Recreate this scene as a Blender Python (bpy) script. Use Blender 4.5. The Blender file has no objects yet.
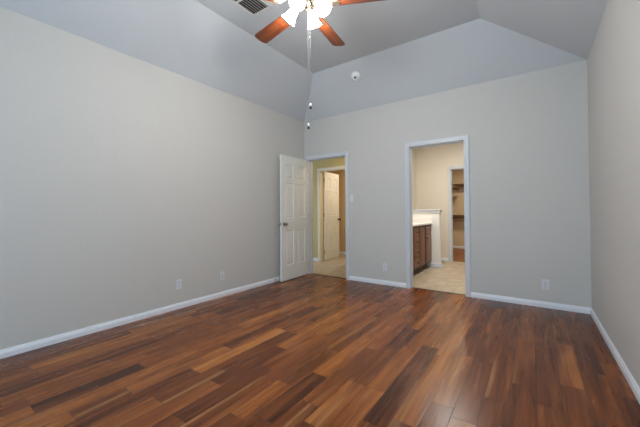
import bpy, bmesh, math, random
from mathutils import Vector, Matrix
random.seed(7)
C = bpy.context.scene.collection
S = bpy.context.scene
PI = math.pi

# ------------------------------------------------------------------ camera
YAW, PIT, ROL = -0.6171, 0.0125, -0.0071
fwd = Vector((math.sin(YAW)*math.cos(PIT), math.cos(YAW)*math.cos(PIT), math.sin(PIT)))
rt = Vector((math.cos(YAW), -math.sin(YAW), 0)); up = rt.cross(fwd)
r2 = rt*math.cos(ROL) + up*math.sin(ROL); u2 = -rt*math.sin(ROL) + up*math.cos(ROL)
cam = bpy.data.objects.new('camera', bpy.data.cameras.new('camera')); C.objects.link(cam)
m = Matrix((r2, u2, -fwd)).transposed().to_4x4(); m.translation = Vector((3.3921, -4.3886, 1.1277))
cam.matrix_world = m
cam.data.sensor_width = 36; cam.data.lens = 304.247*36/640
cam.data.shift_x = 3.01/640; cam.data.shift_y = -6.087/640
cam.data.clip_start = 0.02
S.camera = cam

# ------------------------------------------------------------------ world, lights, exposure
w = bpy.data.worlds.new('world'); S.world = w; w.use_nodes = True
w.node_tree.nodes['Background'].inputs[0].default_value = (0.62, 0.78, 1.0, 1)
w.node_tree.nodes['Background'].inputs[1].default_value = 1.0
S.view_settings.view_transform = 'Standard'; S.view_settings.look = 'None'
S.view_settings.gamma = 1; S.view_settings.use_curve_mapping = False
S.view_settings.exposure = 0.22

def area(name, loc, target, sx, sy, power, col, spread=PI):
    l = bpy.data.lights.new(name, 'AREA'); l.shape = 'RECTANGLE'; l.size = sx; l.size_y = sy
    l.energy = power; l.color = col; l.spread = spread
    o = bpy.data.objects.new(name, l); C.objects.link(o); o.location = loc
    o.rotation_euler = (Vector(target)-Vector(loc)).to_track_quat('-Z', 'Y').to_euler()
    return o
WIN = [(1.15, 2.25), (2.40, 3.50)]          # the two windows of the rear wall (x ranges)
YR = -6.40                                    # rear wall
for a, b in WIN:                              # daylight entering through each window
    area('window_daylight', ((a+b)/2, YR-0.2, 1.55), ((a+b)/2, 0, 2.6), 1.06, 1.75, 50, (0.58, 0.81, 1.0))
area('bathroom_lamp', (2.3, 1.15, 2.68), (2.3, 1.15, 0), 0.7, 0.4, 40, (1.0, 0.95, 0.87))
area('hall_lamp', (0.55, 0.65, 2.42), (0.55, 0.65, 0), 0.3, 0.3, 6, (1.0, 0.78, 0.42))
area('small_bath_lamp', (0.25, 1.95, 2.38), (0.25, 1.95, 0), 0.3, 0.3, 12.5, (1.0, 0.87, 0.68))
area('closet_lamp', (2.1, 4.1, 2.40), (2.1, 4.1, 0), 0.3, 0.3, 20, (1.0, 0.84, 0.62))
SHADE_EMIT = 22.0
FAN_BULB = 17.0                               # watts of each bulb of the fan's light kit
FAN_COL = (1.0, 0.97, 0.92)

# ------------------------------------------------------------------ helpers
def lin(r, g, b):
    f = lambda c: (c/255/12.92) if c/255 <= .04045 else ((c/255+.055)/1.055)**2.4
    return (f(r), f(g), f(b), 1)
def mat(name, col, rough=.5, metal=0., bump=0., bscale=100., spec=.5, var=0., vscale=6.):
    M = bpy.data.materials.new(name); M.use_nodes = True
    n = M.node_tree.nodes; L = M.node_tree.links; p = n['Principled BSDF']
    p.inputs['Base Color'].default_value = col; p.inputs['Roughness'].default_value = rough
    p.inputs['Metallic'].default_value = metal; p.inputs['Specular IOR Level'].default_value = spec
    tc = n.new('ShaderNodeTexCoord')
    if bump:
        t = n.new('ShaderNodeTexNoise'); t.inputs['Scale'].default_value = bscale; t.inputs['Detail'].default_value = 3
        L.new(tc.outputs['Object'], t.inputs['Vector'])
        b = n.new('ShaderNodeBump'); b.inputs['Strength'].default_value = bump; b.inputs['Distance'].default_value = .01
        L.new(t.outputs['Fac'], b.inputs['Height']); L.new(b.outputs['Normal'], p.inputs['Normal'])
    if var:
        t = n.new('ShaderNodeTexNoise'); t.inputs['Scale'].default_value = vscale; t.inputs['Detail'].default_value = 4
        L.new(tc.outputs['Object'], t.inputs['Vector'])
        mx = n.new('ShaderNodeMix'); mx.data_type = 'RGBA'
        mx.inputs[6].default_value = tuple(c*(1-var) for c in col[:3])+(1,)
        mx.inputs[7].default_value = tuple(min(1, c*(1+var)) for c in col[:3])+(1,)
        L.new(t.outputs['Fac'], mx.inputs[0]); L.new(mx.outputs[2], p.inputs['Base Color'])
    return M

def bx(bm, x0, x1, y0, y1, z0, z1, bev=0., seg=1):
    vs = [bm.verts.new((x, y, z)) for x in (x0, x1) for y in (y0, y1) for z in (z0, z1)]
    F = [(0,1,3,2), (4,6,7,5), (0,4,5,1), (2,3,7,6), (0,2,6,4), (1,5,7,3)]
    fs = [bm.faces.new([vs[i] for i in f]) for f in F]
    if bev:
        es = list({e for f in fs for e in f.edges})
        bmesh.ops.bevel(bm, geom=es, offset=bev, segments=seg, profile=.5, affect='EDGES')
def lathe(bm, prof, n=24, mtx=None, cap=True):
    rings = []
    for r, z in prof:
        ring = [Vector((r*math.cos(2*PI*i/n), r*math.sin(2*PI*i/n), z)) for i in range(n)]
        rings.append([bm.verts.new(mtx @ v if mtx else v) for v in ring])
    for a, b in zip(rings, rings[1:]):
        for i in range(n):
            bm.faces.new((a[i], a[(i+1) % n], b[(i+1) % n], b[i]))
    if cap:
        bm.faces.new(rings[0][::-1]); bm.faces.new(rings[-1])
def frame_to(d):
    return d.to_track_quat('Z', 'Y').to_matrix().to_4x4()
def tube(bm, pts, r, n=10):
    pts = [Vector(p) for p in pts]; rings = []
    for i, p in enumerate(pts):
        d = (pts[min(i+1, len(pts)-1)] - pts[max(i-1, 0)]).normalized()
        q = d.to_track_quat('Z', 'Y')
        rings.append([bm.verts.new(p + q @ Vector((r*math.cos(2*PI*k/n), r*math.sin(2*PI*k/n), 0))) for k in range(n)])
    for a, b in zip(rings, rings[1:]):
        for i in range(n): bm.faces.new((a[i], a[(i+1) % n], b[(i+1) % n], b[i]))
    bm.faces.new(rings[0][::-1]); bm.faces.new(rings[-1])
def prism(bm, pts, axis, a, b):
    """extrude a closed 2D outline along an axis ('x','y','z')"""
    def P(p, t):
        return {'x': (t, p[0], p[1]), 'y': (p[0], t, p[1]), 'z': (p[0], p[1], t)}[axis]
    A = [bm.verts.new(P(p, a)) for p in pts]; B = [bm.verts.new(P(p, b)) for p in pts]
    bm.faces.new(A[::-1]); bm.faces.new(B)
    for i in range(len(pts)):
        j = (i+1) % len(pts); bm.faces.new((A[i], A[j], B[j], B[i]))
def obj(name, bm, M, parent=None, smooth=False):
    bmesh.ops.recalc_face_normals(bm, faces=bm.faces)
    me = bpy.data.meshes.new(name); bm.to_mesh(me); bm.free()
    if M: me.materials.append(M)
    if smooth:
        for p in me.polygons: p.use_smooth = True
        me.set_sharp_from_angle(angle=math.radians(40))
    o = bpy.data.objects.new(name, me); C.objects.link(o)
    if parent: o.parent = parent
    return o
def tag(o, label, cat, group=None):
    o['label'] = label; o['category'] = cat
    if group: o['group'] = group
    return o
def struct(o, label=None, cat=None):
    o['kind'] = 'structure'
    if label: o['label'] = label; o['category'] = cat
    return o
def empty(name, loc, rz=0):
    o = bpy.data.objects.new(name, None); C.objects.link(o)
    o.location = loc; o.rotation_euler = (0, 0, rz); o.empty_display_size = .05
    return o
def NB(): return bmesh.new()

# ------------------------------------------------------------------ materials
M_WALL = mat('greige_wall_paint', lin(198, 196, 192), .55, bump=.35, bscale=85, spec=.35)
M_CEIL = mat('white_ceiling_paint', lin(201, 206, 211), .8, bump=.2, bscale=80, spec=.2)
M_BASE = mat('white_baseboard_paint', lin(226, 229, 235), .35, spec=.5)
M_TRIM = mat('white_trim_paint', lin(204, 207, 212), .35, spec=.5)
M_TRIMW = mat('cream_trim_paint', lin(226, 214, 186), .4, spec=.4)
M_DOOR = mat('white_door_paint', lin(226, 226, 222), .4, bump=.03, bscale=60)
M_HALL = mat('tan_hall_paint', lin(198, 178, 122), .7, bump=.2, bscale=85, spec=.2)
M_WASH = mat('warm_tan_paint', lin(212, 180, 132), .7, bump=.2, bscale=85, spec=.2)
M_BATH = mat('cream_bathroom_paint', lin(222, 213, 198), .7, bump=.2, bscale=85, spec=.2)
M_CLOS = mat('closet_wall_paint', lin(208, 192, 168), .8, bump=.1, bscale=85, spec=.2)
M_PLATE = mat('white_plastic_plate', lin(214, 216, 221), .35)
M_SLOT = mat('grey_receptacle_slot', lin(120, 122, 128), .5)
M_NICKEL = mat('brushed_nickel', lin(176, 166, 150), .32, metal=1., bump=.02, bscale=300)
M_KNOB = mat('satin_nickel_knob', lin(150, 146, 140), .3, metal=1.)
M_DET = mat('white_detector_plastic', lin(240, 241, 242), .4)
M_DARKMET = mat('dark_bronze', lin(70, 58, 48), .35, metal=.9)
M_HINGE = mat('hinge_metal', lin(190, 184, 170), .4, metal=.8)
M_GREY = mat('vent_louver_paint', lin(205, 205, 204), .5)
M_BLACK = mat('duct_shade', lin(45, 44, 42), .9)
M_COUNTER = mat('white_cultured_marble', lin(238, 234, 226), .2, var=.03, vscale=9)
M_ROD = mat('dark_closet_rod', lin(70, 52, 38), .4)
M_CLSHELF = mat('closet_shelf_paint', lin(120, 95, 72), .5)
M_RUBBER = mat('rubber_tip', lin(225, 225, 222), .6)
M_STRIP = mat('dark_wood_transition', lin(62, 38, 24), .35)

def wood(name, c1, c2, axis=0, scale=1., rough=.35):
    M = bpy.data.materials.new(name); M.use_nodes = True
    n = M.node_tree.nodes; L = M.node_tree.links; p = n['Principled BSDF']
    tc = n.new('ShaderNodeTexCoord'); mp = n.new('ShaderNodeMapping')
    sc = [18*scale]*3; sc[axis] = 1.6*scale; mp.inputs['Scale'].default_value = sc
    L.new(tc.outputs['Object'], mp.inputs['Vector'])
    t = n.new('ShaderNodeTexNoise'); t.inputs['Scale'].default_value = 1.6; t.inputs['Detail'].default_value = 6
    t.inputs['Distortion'].default_value = .6; L.new(mp.outputs['Vector'], t.inputs['Vector'])
    cr = n.new('ShaderNodeValToRGB'); cr.color_ramp.elements[0].position = .3; cr.color_ramp.elements[1].position = .7
    cr.color_ramp.elements[0].color = c1; cr.color_ramp.elements[1].color = c2
    L.new(t.outputs['Fac'], cr.inputs['Fac']); L.new(cr.outputs['Color'], p.inputs['Base Color'])
    p.inputs['Roughness'].default_value = rough
    return M
M_BLADE = wood('walnut_fan_blade', lin(66, 28, 12), lin(112, 56, 24), 0, 1., .3)
M_CAB = wood('brown_vanity_wood', lin(92, 58, 42), lin(138, 96, 74), 2, 1., .4)
M_CABDARK = wood('dark_vanity_carcass', lin(46, 28, 20), lin(66, 42, 30), 2, 1., .5)
M_CLFLOOR = wood('brown_closet_floor', lin(110, 66, 36), lin(150, 96, 56), 1, .6, .4)

def floor_wood():
    """hand-scraped acacia planks; per-plank tone and seed come from mesh attributes"""
    M = bpy.data.materials.new('acacia_plank_floor'); M.use_nodes = True
    n = M.node_tree.nodes; L = M.node_tree.links; p = n['Principled BSDF']
    tone = n.new('ShaderNodeAttribute'); tone.attribute_name = 'tone'
    seed = n.new('ShaderNodeAttribute'); seed.attribute_name = 'seed'
    uv = n.new('ShaderNodeUVMap'); uv.uv_map = 'plank'
    g = n.new('ShaderNodeNewGeometry')
    off = n.new('ShaderNodeCombineXYZ'); L.new(seed.outputs['Fac'], off.inputs['X']); L.new(seed.outputs['Fac'], off.inputs['Z'])
    add = n.new('ShaderNodeVectorMath'); add.operation = 'ADD'
    L.new(g.outputs['Position'], add.inputs[0]); L.new(off.outputs['Vector'], add.inputs[1])
    def noise(sc, scale, det, dist):
        mp = n.new('ShaderNodeMapping'); mp.inputs['Scale'].default_value = sc; L.new(add.outputs['Vector'], mp.inputs['Vector'])
        t = n.new('ShaderNodeTexNoise'); t.inputs['Scale'].default_value = scale; t.inputs['Detail'].default_value = det
        t.inputs['Distortion'].default_value = dist; L.new(mp.outputs['Vector'], t.inputs['Vector']); return t.outputs['Fac']
    big = noise((13, 1.0, 1), 1.0, 2, .5)
    mid_ = noise((34, 1.7, 1), 1.0, 3, .9)        # broad figure
    fine = noise((80, 2.6, 1), 1.0, 5, .4)       # grain
    streak = noise((13, .55, 1), 1.0, 2, .5)     # sapwood bands
    def math_(op, a, b, clamp=False):
        k = n.new('ShaderNodeMath'); k.operation = op; k.use_clamp = clamp
        for i, v in ((0, a), (1, b)):
            if isinstance(v, (int, float)): k.inputs[i].default_value = v
            else: L.new(v, k.inputs[i])
        return k.outputs[0]
    fac = math_('ADD', tone.outputs['Fac'], math_('MULTIPLY', math_('SUBTRACT', big, .5), 0.8))
    fac = math_('ADD', fac, math_('MULTIPLY', math_('SUBTRACT', mid_, .5), 0.55))
    fac = math_('ADD', fac, math_('MULTIPLY', math_('SUBTRACT', fine, .5), 0.4), True)
    cr = n.new('ShaderNodeValToRGB'); e = cr.color_ramp.elements
    e[0].position = 0; e[0].color = lin(50, 22, 8)
    e[1].position = 1; e[1].color = lin(186, 122, 62)
    for pos, c in ((.25, (87, 43, 17)), (.5, (120, 64, 27)), (.75, (152, 90, 41))):
        k = e.new(pos); k.color = lin(*c)
    L.new(fac, cr.inputs['Fac'])
    # sapwood streaks
    sm = n.new('ShaderNodeMapRange'); sm.inputs[1].default_value = .63; sm.inputs[2].default_value = .74
    L.new(streak, sm.inputs[0])
    mx = n.new('ShaderNodeMix'); mx.data_type = 'RGBA'; mx.inputs[7].default_value = lin(190, 140, 92)
    L.new(math_('MULTIPLY', sm.outputs[0], .4), mx.inputs[0]); L.new(cr.outputs['Color'], mx.inputs[6])
    # dark joints between planks from the plank's own uv (metres from edges)
    sp = n.new('ShaderNodeSeparateXYZ'); L.new(uv.outputs['UV'], sp.inputs[0])
    edge = math_('MINIMUM', sp.outputs['X'], sp.outputs['Y'])
    em = n.new('ShaderNodeMapRange'); em.inputs[1].default_value = 0; em.inputs[2].default_value = .0022
    L.new(edge, em.inputs[0])
    jx = n.new('ShaderNodeMix'); jx.data_type = 'RGBA'; jx.inputs[6].default_value = lin(40, 24, 17)
    L.new(em.outputs[0], jx.inputs[0]); L.new(mx.outputs[2], jx.inputs[7])
    L.new(jx.outputs[2], p.inputs['Base Color'])
    rr = n.new('ShaderNodeMapRange'); rr.inputs[3].default_value = .20; rr.inputs[4].default_value = .34
    L.new(big, rr.inputs[0]); L.new(rr.outputs[0], p.inputs['Roughness'])
    p.inputs['Specular IOR Level'].default_value = .28
    b = n.new('ShaderNodeBump'); b.inputs['Strength'].default_value = .12; b.inputs['Distance'].default_value = .004
    L.new(math_('ADD', big, math_('MULTIPLY', em.outputs[0], .5)), b.inputs['Height']); L.new(b.outputs['Normal'], p.inputs['Normal'])
    return M

def tile_mat(name, base, dark, grout, size):
    M = bpy.data.materials.new(name); M.use_nodes = True
    n = M.node_tree.nodes; L = M.node_tree.links; p = n['Principled BSDF']
    g = n.new('ShaderNodeNewGeometry'); b = n.new('ShaderNodeTexBrick')
    b.offset = .5; b.inputs['Scale'].default_value = 1
    b.inputs['Brick Width'].default_value = size; b.inputs['Row Height'].default_value = size
    b.inputs['Mortar Size'].default_value = .004
    t = n.new('ShaderNodeTexNoise'); t.inputs['Scale'].default_value = 7; t.inputs['Detail'].default_value = 6
    L.new(g.outputs['Position'], t.inputs['Vector']); L.new(g.outputs['Position'], b.inputs['Vector'])
    cr = n.new('ShaderNodeValToRGB'); cr.color_ramp.elements[0].position = .35; cr.color_ramp.elements[1].position = .68
    cr.color_ramp.elements[0].color = dark; cr.color_ramp.elements[1].color = base
    L.new(t.outputs['Fac'], cr.inputs['Fac'])
    L.new(cr.outputs['Color'], b.inputs['Color1']); L.new(cr.outputs['Color'], b.inputs['Color2'])
    b.inputs['Mortar'].default_value = grout
    L.new(b.outputs['Color'], p.inputs['Base Color']); p.inputs['Roughness'].default_value = .4
    return M
M_TILE = tile_mat('beige_floor_tile', lin(186, 171, 149), lin(160, 143, 120), lin(150, 132, 108), .33)

# ------------------------------------------------------------------ room dimensions (metres)
W, H, ZF = 3.894, 2.755, 3.258
IL, IR, IB = .650, .951, .597
D1 = (.105, .856); D2 = (1.935, 2.658); DH = 2.05
T = .115
YT = .045                                     # where the planks end at the doorways

# floor: planks along y
# planks that stand out, some paled for the bathroom doorway's reflection: (column centre x, y start, y end, tone 0 dark .. 1 pale)
PICK = [(1.416,-4.0,-3.12,.28), (1.416,-3.12,-2.2,.80), (1.29,-3.5,-2.75,.6), (1.29,-2.75,-1.9,.33), (1.54,-3.0,-2.2,.27), (1.54,-2.2,-1.86,.5),
        (1.67,-3.9,-3.13,.62), (1.67,-3.13,-2.5,.30), (1.67,-2.5,-1.9,.62), (1.80,-3.46,-2.8,.22), (1.80,-2.8,-2.1,.5), (1.93,-3.6,-2.9,.45),
        (2.05,-3.27,-2.87,.6), (2.05,-2.87,-2.3,.33), (2.18,-3.2,-2.66,.22), (2.18,-2.66,-1.9,.64), (2.31,-2.95,-2.1,.46),
        (2.437,-2.6,-2.0,.42), (2.437,-2.0,-1.49,.20), (2.437,-1.49,-.5,.52), (2.31,-2.1,-1.2,.5), (2.564,-1.2,.045,.6), (2.69,-1.0,.045,.62), (2.564,-2.6,-1.9,.62), (2.564,-1.9,-1.2,.45), (2.69,-2.9,-1.79,.25), (2.69,-1.79,-1.0,.60),  # planks before the bathroom doorway paler: its golden reflection painted into their tone
        (2.82,-2.8,-1.9,.68), (2.82,-1.9,-1.0,.66), (2.946,-2.52,-1.79,.64), (2.946,-3.1,-2.52,.36), (2.946,-1.79,-.9,.45),
        (3.073,-2.6,-1.8,.42), (3.2,-2.3,-1.4,.46), (3.2,-1.4,-.6,.42), (3.329,-2.03,-1.2,.42), (3.329,-2.6,-2.03,.33), (3.456,-2.2,-1.2,.38), (3.583,-1.87,-1.11,.66),
        (3.583,-2.6,-1.87,.40), (3.71,-1.57,-1.0,.32), (3.71,-2.2,-1.57,.48), (1.035,-3.9,-3.3,.2), (.9,-3.9,-3.2,.5), (.78,-4.0,-3.4,.55)]
def build_floor():
    """every plank is a 2 x 2 grid of faces; uv = distance to the plank's side and end"""
    PW = .1275; rnd = random.Random(21); V = []; Fc = []; T_ = []; S_ = []; U = []
    x = 3.393 - 27*PW
    while x < W+.02:
        x1 = x+PW; segs = []
        fix = sorted((a, b, t) for cx, a, b, t in PICK if x <= cx < x1)
        y = YR - .05 - rnd.random()*.9
        for a, b, t in fix + [(YT, YT, None)]:
            while y < a-1e-6:
                y1 = min(y + rnd.choice((.45, .6, .75, .9, 1.05, 1.2))*rnd.uniform(.9, 1.1), a)
                if a - y1 < .15: y1 = a
                segs.append((y, y1, max(.22, min(.85, rnd.gauss(.44, .12))))); y = y1
            if t is not None: segs.append((a, b, t)); y = b
        for y, y1, t in segs:
            s = rnd.uniform(0, 80)
            xm, ym = (x+x1)/2, (y+y1)/2; hx, hy = (x1-x)/2, (y1-y)/2
            b = len(V)
            for yy in (y, ym, y1):
                for xx in (x, xm, x1): V.append((xx, yy, 0))
            for j in (0, 1):
                for i in (0, 1):
                    q = (b+j*3+i, b+j*3+i+1, b+(j+1)*3+i+1, b+(j+1)*3+i)
                    Fc.append(q); T_.append(t); S_.append(s)
                    for k in q:
                        l = k-b; U.append((hx if l % 3 == 1 else 0, hy if l//3 == 1 else 0))
        x = x1
    me = bpy.data.meshes.new('floor'); me.from_pydata(V, [], Fc); me.materials.append(floor_wood())
    uv = me.uv_layers.new(name='plank')
    for i, c in enumerate(U): uv.data[i].uv = c
    at = me.attributes.new('tone', 'FLOAT', 'FACE'); sd = me.attributes.new('seed', 'FLOAT', 'FACE')
    for i in range(len(T_)): at.data[i].value = T_[i]; sd.data[i].value = S_[i]
    o = bpy.data.objects.new('floor', me); C.objects.link(o)
    return o
struct(build_floor(), 'glossy brown wood plank floor of the bedroom', 'floor')

# walls
bm = NB(); bx(bm, -T, 0, YR-.15, T, -.05, H); struct(obj('wall_left', bm, M_WALL), 'long blank greige wall on the left', 'wall')
bm = NB(); bx(bm, W, W+T, YR-.15, T, -.05, H); struct(obj('wall_right', bm, M_WALL), 'greige wall at the right edge', 'wall')
bm = NB()
JT = .018                                    # jamb board thickness
for a, b in ((0, D1[0]-JT), (D1[1]+JT, D2[0]-JT), (D2[1]+JT, W)): bx(bm, a, b, 0, T, -.05, H)
for d in (D1, D2): bx(bm, d[0]-JT, d[1]+JT, 0, T, DH+JT, H)
struct(obj('wall_back', bm, M_WALL), 'greige wall with two doorways at the far end', 'wall')
bm = NB(); WZ0, WZ1 = .75, 2.35
xs = [-T] + [v for p in WIN for v in p] + [W+T]
for i in range(0, len(xs), 2): bx(bm, xs[i], xs[i+1], YR-T, YR, -.05, H)
for a, b in WIN: bx(bm, a, b, YR-T, YR, -.05, WZ0); bx(bm, a, b, YR-T, YR, WZ1, H)
struct(obj('wall_rear', bm, M_WALL), 'greige window wall behind the viewer', 'wall')
M_GL = bpy.data.materials.new('window_glass'); M_GL.use_nodes = True
n_ = M_GL.node_tree.nodes; l_ = M_GL.node_tree.links
n_.remove(n_['Principled BSDF']); tr = n_.new('ShaderNodeBsdfTransparent'); gl = n_.new('ShaderNodeBsdfGlossy'); gl.inputs['Roughness'].default_value = .02
ms = n_.new('ShaderNodeMixShader'); ms.inputs[0].default_value = .06
l_.new(tr.outputs[0], ms.inputs[1]); l_.new(gl.outputs[0], ms.inputs[2]); l_.new(ms.outputs[0], n_['Material Output'].inputs['Surface'])
for i, (a, b) in enumerate(WIN):
    bm = NB(); f = .04
    bx(bm, a, a+f, YR-.09, YR-.04, WZ0, WZ1); bx(bm, b-f, b, YR-.09, YR-.04, WZ0, WZ1)
    bx(bm, a+f, b-f, YR-.09, YR-.04, WZ0, WZ0+f); bx(bm, a+f, b-f, YR-.09, YR-.04, WZ1-f, WZ1)
    bx(bm, a+f, b-f, YR-.085, YR-.045, 1.53, 1.57)
    o = struct(obj('window_%d' % (i+1), bm, M_TRIM), 'white framed window behind the viewer', 'window')
    bm = NB(); bx(bm, a+f, b-f, YR-.068, YR-.062, WZ0+f, 1.53); bx(bm, a+f, b-f, YR-.068, YR-.062, 1.57, WZ1-f)
    obj('window_pane', bm, M_GL, o)

# tray ceiling: four slopes up to a flat centre
bm = NB(); IF = .6
o4 = [(0, YR, H), (W, YR, H), (W, 0, H), (0, 0, H)]
i4 = [(IL, YR+IF, ZF), (W-IR, YR+IF, ZF), (W-IR, -IB, ZF), (IL, -IB, ZF)]
lo = [bm.verts.new(p) for p in o4+i4]
hi = [bm.verts.new((p[0], p[1], p[2]+.1)) for p in o4+i4]
for k in range(4):
    j = (k+1) % 4
    bm.faces.new((lo[k], lo[j], lo[4+j], lo[4+k])); bm.faces.new((hi[k], hi[4+k], hi[4+j], hi[j])); bm.faces.new((lo[k], hi[k], hi[j], lo[j]))
bm.faces.new(lo[4:]); bm.faces.new(hi[:3:-1])
struct(obj('ceiling', bm, M_CEIL), 'white tray ceiling with sloped sides and flat centre', 'ceiling')

# baseboards
def base_prof(s=1):
    return [(0, 0), (.014, 0), (.014, .038), (.011, .044), (.011, .048), (.007, .056), (.005, .064), (0, .066)]
def baseboard(name, segs, label):
    bm = NB()
    for axis, wallpos, sgn, a, b in segs:
        pr = [(wallpos + sgn*d, z) for d, z in base_prof()]
        prism(bm, pr, axis, a, b)
    return struct(obj(name, bm, M_BASE), label, 'baseboard')
CW, RV = .060, .006                           # casing width and reveal
cas = lambda d: (d[0]-RV-CW, d[1]+RV+CW)
c1, c2 = cas(D1), cas(D2)
baseboard('baseboard_left', [('y', 0, 1, YR, 0)], 'white baseboard along the left wall')
baseboard('baseboard_back', [('x', 0, -1, .0, c1[0]), ('x', 0, -1, c1[1], c2[0]), ('x', 0, -1, c2[1], W)], 'white baseboard along the far wall')
baseboard('baseboard_right', [('y', W, -1, YR, 0)], 'white baseboard along the right wall')

# door casings with their jambs
def casing(name, d, y, face, label, yj=None, M=M_TRIM, h=DH, jamb=True):
    """flat moulded casing on the wall face at y; face=-1 looks to -y"""
    bm = NB(); a, b = d; t = .016
    prof = [(0, 0), (0, .009), (.006, .012), (.02, .012), (.026, .016), (CW-.012, t), (CW, .012), (CW, 0)]
    z0 = 0
    L0, R0 = a-RV, b+RV; zt = h+RV
    # mitred: left leg, head, right leg as one profile sweep
    path = [((L0, z0), (-1, 0)), ((L0, zt), (-1, 1)), ((R0, zt), (1, 1)), ((R0, z0), (1, 0))]
    rings = []
    for (px, pz), (dx, dz) in path:
        rings.append([bm.verts.new((px+dx*u, y+face*v, pz+dz*u)) for u, v in prof])
    for r0, r1 in zip(rings, rings[1:]):
        for i in range(len(prof)):
            j = (i+1) % len(prof); bm.faces.new((r0[i], r0[j], r1[j], r1[i]))
    bm.faces.new(rings[0]); bm.faces.new(rings[-1][::-1])
    if jamb:
        y0, y1 = sorted((y, yj))
        bx(bm, a-JT, a, y0, y1, 0, h+JT); bx(bm, b, b+JT, y0, y1, 0, h+JT); bx(bm, a, b, y0, y1, h, h+JT)
        ys = y0+.045                           # door stop strips
        bx(bm, a, a+.01, ys, ys+.032, 0, h); bx(bm, b-.01, b, ys, ys+.032, 0, h); bx(bm, a+.01, b-.01, ys, ys+.032, h-.01, h)
    return struct(obj(name, bm, M), label, 'door trim')
casing('trim_1', D1, 0, -1, 'white casing around the doorway with the open door', T)
casing('trim_2', D2, 0, -1, 'white casing around the bathroom doorway', T)
bm = NB(); bx(bm, D1[0], D1[1], YT-.012, YT+.03, -.02, .004, .002)
struct(obj('trim_3', bm, M_STRIP), 'dark threshold strip in the left doorway', 'threshold')
bm = NB(); bx(bm, D2[0], D2[1], YT-.012, YT+.03, -.02, .004, .002)
struct(obj('trim_4', bm, M_STRIP), 'dark threshold strip in the bathroom doorway', 'threshold')

# ------------------------------------------------------------------ rooms beyond the doorways
HY = 1.25; HT = .115; HC = 2.46; HB = 2.74
HD = (-.52, .21)                              # opening of the door across the hall
BX = 1.10                                     # hall / bathroom partition
FY = 2.80                                     # bathroom far wall
CD = (1.925, 2.56)                            # closet opening
CY = 5.40; CX = 1.40                          # closet far wall and left wall
bm = NB(); bx(bm, -2.6, BX-.05, YT+.012, 2.75, -.05, 0); struct(obj('floor_hall', bm, M_TILE), 'tan tile floor of the hall', 'floor')
bm = NB(); bx(bm, BX-.05, 4.2, YT+.012, FY+.06, -.05, 0); struct(obj('floor_bathroom', bm, M_TILE), 'beige tile floor of the bathroom', 'floor')
bm = NB(); bx(bm, BX, 3.6, FY+.06, CY+.1, -.05, 0); struct(obj('floor_closet', bm, M_CLFLOOR), 'brown wood floor of the closet', 'floor')
bm = NB()
bx(bm, -2.6, HD[0]-JT, HY, HY+HT, 0, HC); bx(bm, HD[1]+JT, BX-.1, HY, HY+HT, 0, HC); bx(bm, HD[0]-JT, HD[1]+JT, HY, HY+HT, DH+JT-.02, HC)
bx(bm, -2.7, -2.6, T, HY+HT, 0, HC); bx(bm, BX-.1, BX-.04, T, 2.6, 0, HC)
struct(obj('wall_hall', bm, M_HALL), 'yellow tan wall across the hall', 'wall')
bm = NB(); bx(bm, -1.2, BX-.1, 2.5, 2.6, 0, HC); bx(bm, -1.3, -1.2, HY+HT, 2.6, 0, HC)
struct(obj('wall_washroom', bm, M_WASH), 'warm tan wall of the small room beyond the hall', 'wall')
bm = NB(); bx(bm, -2.7, BX-.02, T, 2.6, HC, HC+.06); struct(obj('ceiling_hall', bm, M_CEIL), 'hall ceiling', 'ceiling')
bm = NB()
bx(bm, BX-.04, BX+.06, T, FY, 0, HB)
bx(bm, BX+.06, CD[0]-JT, FY, FY+.1, 0, HB); bx(bm, CD[1]+JT, 4.2, FY, FY+.1, 0, HB); bx(bm, CD[0]-JT, CD[1]+JT, FY, FY+.1, 2.03+JT, HB)
bx(bm, 4.1, 4.2, T, FY, 0, HB)
struct(obj('wall_bathroom', bm, M_BATH), 'cream wall of the bathroom with the closet doorway', 'wall')
bm = NB(); bx(bm, BX-.02, 4.2, T, FY+.1, HB, HB+.06); struct(obj('ceiling_bathroom', bm, M_CEIL), 'bathroom ceiling', 'ceiling')
bm = NB(); bx(bm, BX, 3.6, CY, CY+.1, 0, HC); bx(bm, CX-.1, CX, FY+.1, CY, 0, HC); bx(bm, 3.5, 3.6, FY+.1, CY, 0, HC)
struct(obj('wall_closet', bm, M_CLOS), 'tan wall of the walk in closet', 'wall')
bm = NB(); bx(bm, BX, 3.6, FY+.1, CY+.1, HC, HC+.06); struct(obj('ceiling_closet', bm, M_CEIL), 'closet ceiling', 'ceiling')
casing('trim_5', HD, HY, -1, 'white casing around the door across the hall', HY+HT, h=2.03, M=M_TRIMW)
casing('trim_6', CD, FY, -1, 'white casing around the closet doorway', FY+.1, h=2.03)
ch = cas(HD); cc = cas(CD)
baseboard('baseboard_hall', [('x', HY, -1, -2.6, ch[0]), ('x', HY, -1, ch[1], BX-.1)], 'white baseboard in the hall')
baseboard('baseboard_washroom', [('x', 2.5, -1, -1.2, BX-.1)], 'white baseboard in the small room beyond the hall')
baseboard('baseboard_bathroom', [('x', FY, -1, BX+.06, cc[0]), ('x', FY, -1, cc[1], 4.1)], 'white baseboard on the bathroom wall')
baseboard('baseboard_closet', [('x', CY, -1, CX, 3.5), ('y', CX, 1, FY+.1, CY)], 'white baseboard in the closet')

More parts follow.
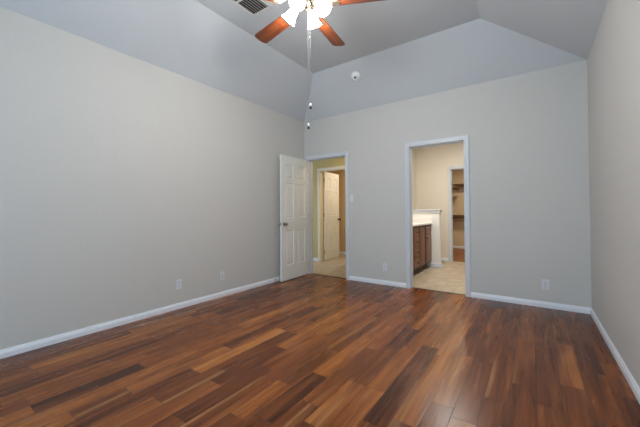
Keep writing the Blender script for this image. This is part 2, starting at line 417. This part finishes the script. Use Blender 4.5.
# pony wall at the end of the vanity
PY = 1.90; PX = 1.885; PZ = 1.125
bm = NB(); bx(bm, BX+.06, PX, PY, PY+.12, 0, PZ)
pw = struct(obj('wall_pony', bm, mat('white_half_wall_paint', lin(236, 234, 229), .6, bump=.15, bscale=85)), 'white half height wall at the end of the vanity', 'wall')
bm = NB()
bx(bm, BX+.06, PX+.016, PY-.016, PY+.136, PZ-.045, PZ, .004); bx(bm, BX+.06, PX+.03, PY-.03, PY+.15, PZ, PZ+.022, .006, 2)
obj('wall_cap', bm, M_TRIM, pw)
bm = NB()
bx(bm, BX+.62, PX+.045, PY-.045, PY, 0, .03, .004); bx(bm, PX, PX+.045, PY, PY+.16, 0, .03, .004)
bx(bm, BX+.62, PX+.02, PY-.02, PY, .03, .065, .004); bx(bm, PX, PX+.02, PY, PY+.14, .03, .065, .004)
obj('base_moulding', bm, M_TRIM, pw)

# ------------------------------------------------------------------ doors
def six_panel(w, h, t):
    bm = NB(); s = .105; mid = .1
    xs = [0, s, (w-mid)/2, (w+mid)/2, w-s, w]; k = h/2.03
    zs = [0, .24*k, .81*k, 1.015*k, 1.58*k, 1.66*k, 1.89*k, h]
    pan = []
    for side, y in ((0, 0), (1, t)):
        g = [[bm.verts.new((x, y, z)) for x in xs] for z in zs]
        for i in range(len(zs)-1):
            for j in range(len(xs)-1):
                q = (g[i][j], g[i][j+1], g[i+1][j+1], g[i+1][j])
                f = bm.faces.new(q if side == 0 else q[::-1])
                if j in (1, 3) and i in (1, 3, 5): pan.append(f)
        if side == 0: g0 = g
        else: g1 = g
    def rim(v0, v1):
        for i in range(len(v0)-1): bm.faces.new((v0[i+1], v0[i], v1[i], v1[i+1]))
    rim(g0[0], g1[0]); rim(g0[-1][::-1], g1[-1][::-1])
    rim([r[0] for r in g0][::-1], [r[0] for r in g1][::-1]); rim([r[-1] for r in g0], [r[-1] for r in g1])
    bm.normal_update()
    bmesh.ops.inset_individual(bm, faces=pan, thickness=.012, depth=-.012)
    bmesh.ops.inset_individual(bm, faces=pan, thickness=.012, depth=0)
    bmesh.ops.inset_individual(bm, faces=pan, thickness=.018, depth=.009)
    return bm
def knob_set(parent, x, z, t, M):
    bm = NB()
    for s, y0 in ((-1, 0), (1, t)):
        mt = Matrix.Translation((x, y0, z)) @ Matrix.Rotation(s*-PI/2, 4, 'X')
        lathe(bm, [(.030, 0), (.030, .004), (.024, .008), (.011, .012), (.011, .030), (.018, .034), (.026, .044), (.027, .054), (.022, .063), (.010, .068)], 20, mt)
    o = obj('door_knob', bm, M, parent, True); return o
def hinges(parent, h, t, M, yk):
    for z in (.18, h/2+.02, h-.2):
        bm = NB(); lathe(bm, [(.006, z-.045), (.006, z+.045)], 10, Matrix.Translation((-.004, yk, 0)))
        bx(bm, -.002, 0, .003, t-.003, z-.045, z+.045)
        obj('hinge', bm, M, parent, True)
SW, SH, ST = .730, 2.03, .035
# bedroom door: hinged on the left jamb, swung back towards the left wall
o = obj('door_1', six_panel(SW, SH, ST), M_DOOR)
ang = math.radians(-88.4)
o.location = (D1[0]-.040, -.026, .010); o.rotation_euler = (0, 0, ang)
struct(o, 'white six panel bedroom door standing open against the left wall', 'door')
knob_set(o, SW-.06, .915, ST, M_KNOB)
bm = NB(); bx(bm, SW, SW+.0015, .006, ST-.006, .885, .945); obj('latch_plate', bm, M_NICKEL, o)
hinges(o, SH, ST, M_HINGE, ST+.004)
# door across the hall, swung into the small room
o = obj('door_2', six_panel(.70, 2.02, ST), M_DOOR)
o.location = (HD[0]+.012+ST, HY+HT+.012, .010); o.rotation_euler = (0, 0, math.radians(94))
struct(o, 'white six panel door seen open across the hall', 'door')
knob_set(o, .64, .915, ST, M_DARKMET)
hinges(o, 2.02, ST, M_HINGE, ST+.004)

# ------------------------------------------------------------------ ceiling fan
FX, FYC, FZ = 1.947, -2.481, 2.757
fan = tag(empty('ceiling_fan', (FX, FYC, ZF)), 'five blade wooden ceiling fan with four glowing bell shades', 'ceiling fan')
zb = FZ-ZF
bm = NB(); lathe(bm, [(.075, 0), (.075, -.02), (.055, -.06), (.03, -.085), (.016, -.09)], 28); obj('canopy', bm, M_NICKEL, fan, True)
bm = NB(); lathe(bm, [(.013, -.085), (.013, zb+.13)], 14); obj('downrod', bm, M_NICKEL, fan, True)
bm = NB(); lathe(bm, [(.03, zb+.19), (.05, zb+.18), (.10, zb+.155), (.125, zb+.11), (.125, zb+.075), (.10, zb+.05), (.085, zb+.045), (.06, zb+.044)], 32)
obj('motor_housing', bm, M_NICKEL, fan, True)
bm = NB(); lathe(bm, [(.045, zb+.044), (.05, zb+.04), (.05, zb+.012), (.038, zb-.008), (.018, zb-.022), (.008, zb-.03)], 28)
obj('light_fitter', bm, M_NICKEL, fan, True)
PH0 = math.radians(97.4)
def blade_bm():
    bm = NB(); outline = []; r0, r1 = .20, .66
    w0, w1 = .055, .068; rc = .035
    pts = [(r0, -w0), (r1-rc, -w1)]
    for k in range(1, 7): a = -PI/2 + k*PI/14; pts.append((r1-rc+rc*math.cos(a), -w1+rc+rc*math.sin(a)))
    pts += [(r1+.006, 0)]
    for k in range(0, 7): a = k*PI/12; pts.append((r1-rc+rc*math.cos(a), w1-rc+rc*math.sin(a)))
    pts += [(r0, w0), (r0-.012, .03), (r0-.012, -.03)]
    prism(bm, pts, 'z', -.004, .004)
    bmesh.ops.rotate(bm, verts=bm.verts, cent=(0, 0, 0), matrix=Matrix.Rotation(math.radians(12), 3, 'X'))
    return bm
def iron_bm():
    bm = NB(); prism(bm, [(.085, .048), (.12, .048), (.16, .030), (.195, -.004), (.195, -.010), (.185, -.010), (.155, .022), (.118, .041), (.085, .041)], 'y', -.016, .016)
    prism(bm, [(.185, -.022), (.25, -.042), (.275, -.03), (.262, 0), (.275, .03), (.25, .042), (.185, .022)], 'z', -.010, -.005)
    bmesh.ops.rotate(bm, verts=bm.verts, cent=(0, 0, 0), matrix=Matrix.Rotation(math.radians(12), 3, 'X'))
    return bm
for k in range(5):
    b = obj('blade', blade_bm(), M_BLADE, fan); b.location = (0, 0, zb); b.rotation_euler = (0, 0, PH0 + k*2*PI/5)
    i_ = obj('blade_iron', iron_bm(), M_NICKEL, b)
M_SHADE = bpy.data.materials.new('lit_frosted_glass'); M_SHADE.use_nodes = True
p = M_SHADE.node_tree.nodes['Principled BSDF']; p.inputs['Base Color'].default_value = (.9, .88, .82, 1); p.inputs['Roughness'].default_value = .4
p.inputs['Emission Color'].default_value = (1, .975, .925, 1); p.inputs['Emission Strength'].default_value = SHADE_EMIT
for az in (190, 102, 8, 283):
    a = math.radians(az); d = Vector((math.cos(a), math.sin(a), 0))
    root = Vector((0, 0, zb+.026)) + d*.045
    dirn = (d*.67 + Vector((0, 0, -.74))).normalized()
    neck = Vector((0, 0, zb+.016)) + d*.084
    bm = NB(); tube(bm, [root, neck - dirn*.005], .009)
    lathe(bm, [(.012, -.012), (.026, -.006), (.028, .02), (.026, .028)], 18, Matrix.Translation(neck) @ frame_to(dirn))
    arm = obj('lamp_arm', bm, M_NICKEL, fan, True)
    bm = NB(); prof = [(.024, .012), (.030, .022), (.034, .042), (.039, .068), (.047, .094), (.058, .116), (.063, .123)]
    inner = [(r-.003, z+.001) for r, z in prof][::-1]
    lathe(bm, prof+inner, 28, Matrix.Translation(neck) @ frame_to(dirn), cap=False)
    sh = obj('lamp_shade', bm, M_SHADE, fan, True)
    bm = NB(); lathe(bm, [(.008, .02), (.012, .032), (.024, .058), (.026, .072), (.019, .09), (.006, .098)], 16, Matrix.Translation(neck) @ frame_to(dirn))
    obj('bulb', bm, M_SHADE, sh, True)
    l = bpy.data.lights.new('bulb_light', 'POINT'); l.energy = FAN_BULB; l.color = FAN_COL; l.shadow_soft_size = .06
    lo_ = bpy.data.objects.new('bulb_light', l); C.objects.link(lo_)
    lo_.location = Vector((FX, FYC, ZF)) + neck + dirn*.15; lo_.rotation_euler = dirn.to_track_quat('-Z', 'Y').to_euler()
M_CHAIN = mat('pull_chain', lin(135, 135, 132), .5)
M_PEND = mat('chain_pendant', lin(225, 222, 215), .35)
for (dx, dy, zend) in ((.006, .013, 1.79), (.018, .025, 1.95)):
    bm = NB(); z0 = FZ-.02
    tube(bm, [(dx, dy, z0-ZF), (dx, dy, zend+.03-ZF)], .0007, 6)
    ch_ = obj('pull_chain', bm, M_CHAIN, fan)
    bm = NB(); mt = Matrix.Translation((dx, dy, zend-ZF))
    lathe(bm, [(.003, .034), (.008, .028), (.009, .012), (.005, .008)], 12, mt); obj('pendant', bm, M_PEND, ch_, True)
    bm = NB(); lathe(bm, [(.004, .009), (.009, .003), (.009, -.008), (.004, -.014)], 12, mt); obj('pendant_tip', bm, M_DARKMET, ch_, True)

# ------------------------------------------------------------------ ceiling register
vx0, vx1, vy0, vy1 = .93, 1.215, -2.62, -2.09
vent = tag(empty('ceiling_vent', ((vx0+vx1)/2, (vy0+vy1)/2, ZF)), 'white louvered air register set in the ceiling beside the fan', 'vent')
hw, hl = (vx1-vx0)/2, (vy1-vy0)/2; fr = .032
bm = NB()
for (a, b, c, d) in ((-hw, hw, -hl, -hl+fr), (-hw, hw, hl-fr, hl), (-hw, -hw+fr, -hl+fr, hl-fr), (hw-fr, hw, -hl+fr, hl-fr)): bx(bm, a, b, c, d, -.010, 0, .003)
bx(bm, -hw+fr, hw-fr, -.011, .011, -.009, 0); obj('frame', bm, M_GREY, vent)
bm = NB(); bx(bm, -hw+fr, hw-fr, -hl+fr, hl-fr, -.0015, -.0005); obj('duct_shade_sheet', bm, M_BLACK, vent)  # flat dark sheet behind the louvers, painting in the shade of the duct
for half in (-1, 1):
    a0 = .011 if half > 0 else -hl+fr; a1 = hl-fr if half > 0 else -.011
    bm = NB(); ns = 7
    for k in range(ns):
        xc = -hw+fr + (k+.5)*(2*hw-2*fr)/ns
        prism(bm, [(xc-.009, -.002), (xc-.007, -.002), (xc+.006, -.010), (xc+.004, -.010)], 'y', a0, a1)
    obj('louver_bank', bm, M_GREY, vent)

# ------------------------------------------------------------------ smoke detector on the far slope
sy = -.422; sl = (ZF-H)/IB; nrm = Vector((0, -sl, -1)).normalized()
det = tag(empty('smoke_detector', (1.297, sy, H - sl*sy)), 'round white smoke detector on the sloped ceiling', 'smoke detector')
det.rotation_euler = nrm.to_track_quat('Z', 'X').to_euler()
bm = NB(); lathe(bm, [(.070, 0), (.070, .010), (.066, .012)], 32); obj('base_plate', bm, M_DET, det, True)
bm = NB(); lathe(bm, [(.062, .012), (.060, .026), (.050, .036), (.034, .040)], 32); obj('cover', bm, M_DET, det, True)
bm = NB(); lathe(bm, [(.020, .0405), (.018, .043)], 20); obj('test_button', bm, M_SLOT, det, True)

# ------------------------------------------------------------------ wall plates
def plate(name, label, cat, loc, rz, kind):
    t = tag(empty(name, loc, rz), label, cat, 'wall outlets of the bedroom' if cat == 'outlet' else None)            # local: x right, z up, -y out of the wall
    bm = NB(); bx(bm, -.035, .035, -.006, 0, -.0575, .0575, .003); obj('cover_plate', bm, M_PLATE, t)
    if kind == 'duplex':
        for s in (-1, 1):
            bm = NB(); bx(bm, -.016, .016, -.0085, -.006, s*.021-.014, s*.021+.014, .004); r = obj('receptacle', bm, M_PLATE, t)
            for x, h, q in ((-.006, .0015, .007), (.006, .0015, .007), (0, .002, -.005)):
                bm = NB(); bx(bm, x-h, x+h, -.0092, -.0084, s*.021+(-.002 if q > 0 else -.010), s*.021+q); obj('slot', bm, M_SLOT, r)
    elif kind == 'decora':
        bm = NB(); bx(bm, -.0165, .0165, -.0085, -.006, -.0335, .0335, .002); r = obj('receptacle', bm, M_GREY, t)
        for s in (-1, 1):
            for x in (-.006, .006):
                bm = NB(); bx(bm, x-.0015, x+.0015, -.0092, -.0084, s*.018-.002, s*.018+.007); obj('slot', bm, M_SLOT, r)
    else:
        bm = NB(); bx(bm, -.006, .006, -.0075, -.006, -.012, .012, .001); obj('switch_collar', bm, M_PLATE, t)
        bm = NB(); prism(bm, [(-.006, -.006), (-.006, .007), (-.018, .012), (-.019, .006)], 'x', -.004, .004); obj('toggle', bm, M_PLATE, t)
    for s in (-1, 1):
        z = 0 if kind == 'duplex' else s*(.048 if kind == 'decora' else .03)
        if kind == 'duplex' and s > 0: continue
        bm = NB(); lathe(bm, [(.003, 0), (.003, .001)], 10, Matrix.Translation((0, -.006, z)) @ Matrix.Rotation(PI/2, 4, 'X'))
        obj('screw', bm, M_GREY, t)
    return t
plate('wall_outlet', 'white duplex outlet on the left wall, farther from the open door', 'outlet', (0, -2.418, .282), PI/2, 'duplex')
plate('wall_outlet', 'white rectangular wall plate on the left wall, nearer to the open door', 'outlet', (0, -1.808, .272), PI/2, 'decora')
plate('wall_outlet', 'white outlet low on the far wall between the two doorways', 'outlet', (1.542, 0, .268), 0, 'duplex')
plate('wall_outlet', 'white outlet low on the far wall right of the bathroom doorway', 'outlet', (3.499, 0, .262), 0, 'decora')
plate('light_switch', 'white light switch beside the left doorway', 'light switch', (.978, 0, 1.335), 0, 'toggle')

# spring door stop behind the open door
ds = tag(empty('door_stop', (.014, -.80, .038)), 'small spring door stop on the left baseboard by the open door', 'door stop')
bm = NB(); tube(bm, [(.004 + .05*k/80, .006*math.cos(k*.785), .006*math.sin(k*.785)) for k in range(81)], .0016, 6)
lathe(bm, [(.010, 0), (.010, .004)], 14, Matrix.Rotation(PI/2, 4, 'Y')); obj('spring', bm, M_NICKEL, ds, True)
bm = NB(); lathe(bm, [(.008, .052), (.009, .056), (.009, .066), (.006, .070)], 14, Matrix.Rotation(PI/2, 4, 'Y')); obj('tip', bm, M_RUBBER, ds, True)

# ------------------------------------------------------------------ vanity
VX = 1.74; VY0 = T+.01; VZ = .855
van = tag(empty('vanity_cabinet', (BX+.06, VY0, 0)), 'brown wooden vanity cabinet with drawers and doors in the bathroom', 'cabinet')
vd = VX-(BX+.06); vl = PY-.002-VY0
bm = NB(); bx(bm, 0.002, vd-.02, 0, vl, .10, VZ); obj('carcass', bm, M_CABDARK, van)
bm = NB(); bx(bm, 0.002, vd-.09, 0, vl, 0, .10); obj('toe_kick', bm, M_CABDARK, van)
def front(name, y0, y1, z0, z1, par, hk):
    bm = NB(); x0 = vd-.02
    bx(bm, x0, x0+.019, y0, y1, z0, z1, .003)
    f = obj(name, bm, M_CAB, par)
    if z1-z0 > .3:
        bm = NB(); bx(bm, x0+.019, x0+.024, y0+.05, y1-.05, z0+.05, z1-.05, .004); obj('raised_panel', bm, M_CAB, f)
    bm = NB(); lathe(bm, [(.006, 0), (.006, .012), (.013, .018), (.013, .024), (.007, .028)], 14, Matrix.Translation((x0+.019, hk[0], hk[1])) @ Matrix.Rotation(PI/2, 4, 'Y'))
    obj('knob', bm, M_DARKMET, f, True)
off = -VY0
zz = [.13, .31, .49, .67, .83]
for k in range(4): front('drawer', .80+off, 1.085+off, zz[k]+.006, zz[k+1]-.006, van, (.94+off, (zz[k]+zz[k+1])/2))
front('door', .30+off, .77+off, .13, .82, van, (.72+off, .62))
front('door', 1.12+off, 1.43+off, .13, .82, van, (1.40+off, .62))
front('door', 1.50+off, 1.87+off, .13, .66, van, (1.54+off, .60))
front('drawer', 1.50+off, 1.87+off, .68, .82, van, (1.685+off, .75))
ct = tag(empty('vanity_countertop', (BX+.06, VY0, VZ)), 'white vanity countertop with low backsplash against the half wall', 'countertop')
bm = NB(); bx(bm, .002, vd+.015, 0, vl, 0, .035, .008, 2); obj('slab', bm, M_COUNTER, ct)
bm = NB(); bx(bm, .002, vd+.005, vl-.02, vl, .035, .135, .004); bx(bm, .002, .022, 0, vl-.02, .035, .135, .004); obj('backsplash', bm, M_COUNTER, ct)

# ------------------------------------------------------------------ closet fittings
def closet_bar(name, loc, L, rz, label, brackets):
    """shelf with a hanging rod under it; local x runs along the wall, -y out of it"""
    t = tag(empty(name, loc, rz), label, 'closet shelf', 'closet shelves with rods')
    bm = NB(); bx(bm, 0, L, -.30, 0, 0, .02, .002); obj('shelf', bm, M_CLSHELF, t)
    bm = NB(); tube(bm, [(0, -.26, -.05), (L, -.26, -.05)], .016, 12); obj('hanging_rod', bm, M_ROD, t, True)
    for x in brackets:
        bm = NB(); bx(bm, x-.01, x+.01, -.01, 0, -.28, 0); tube(bm, [(x, -.008, -.26), (x, -.26, -.045)], .008, 8); bx(bm, x-.01, x+.01, -.28, -.01, -.008, 0)
        obj('bracket', bm, M_CLSHELF, t)
    return t
closet_bar('closet_shelf', (CX+.001, CY-.001, 1.87), 2.05, 0, 'dark upper closet shelf and rod on the closet end wall', (1.0, 1.6))
closet_bar('closet_shelf', (CX+.001, CY-.001, .97), 2.05, 0, 'dark lower closet shelf and rod on the closet end wall', (1.0, 1.6))
closet_bar('closet_shelf', (CX+.001, FY+.25, 1.75), CY-.33-FY-.25, PI/2, 'closet shelf and rod along the closet side wall', (.3, .8))

# paper holder in the small room
th = tag(empty('paper_holder', (.02, 2.5, .62)), 'small metal paper holder on the wall beyond the hall', 'paper holder')
for x in (-.07, .07):
    bm = NB(); lathe(bm, [(.022, 0), (.022, .006), (.009, .012), (.009, .05), (.013, .055), (.013, .072)], 14, Matrix.Translation((x, 0, 0)) @ Matrix.Rotation(PI/2, 4, 'X'))
    obj('end_post', bm, M_DARKMET, th, True)
bm = NB(); tube(bm, [(-.06, -.062, 0), (.06, -.062, 0)], .009, 12); obj('roller', bm, M_NICKEL, th, True)
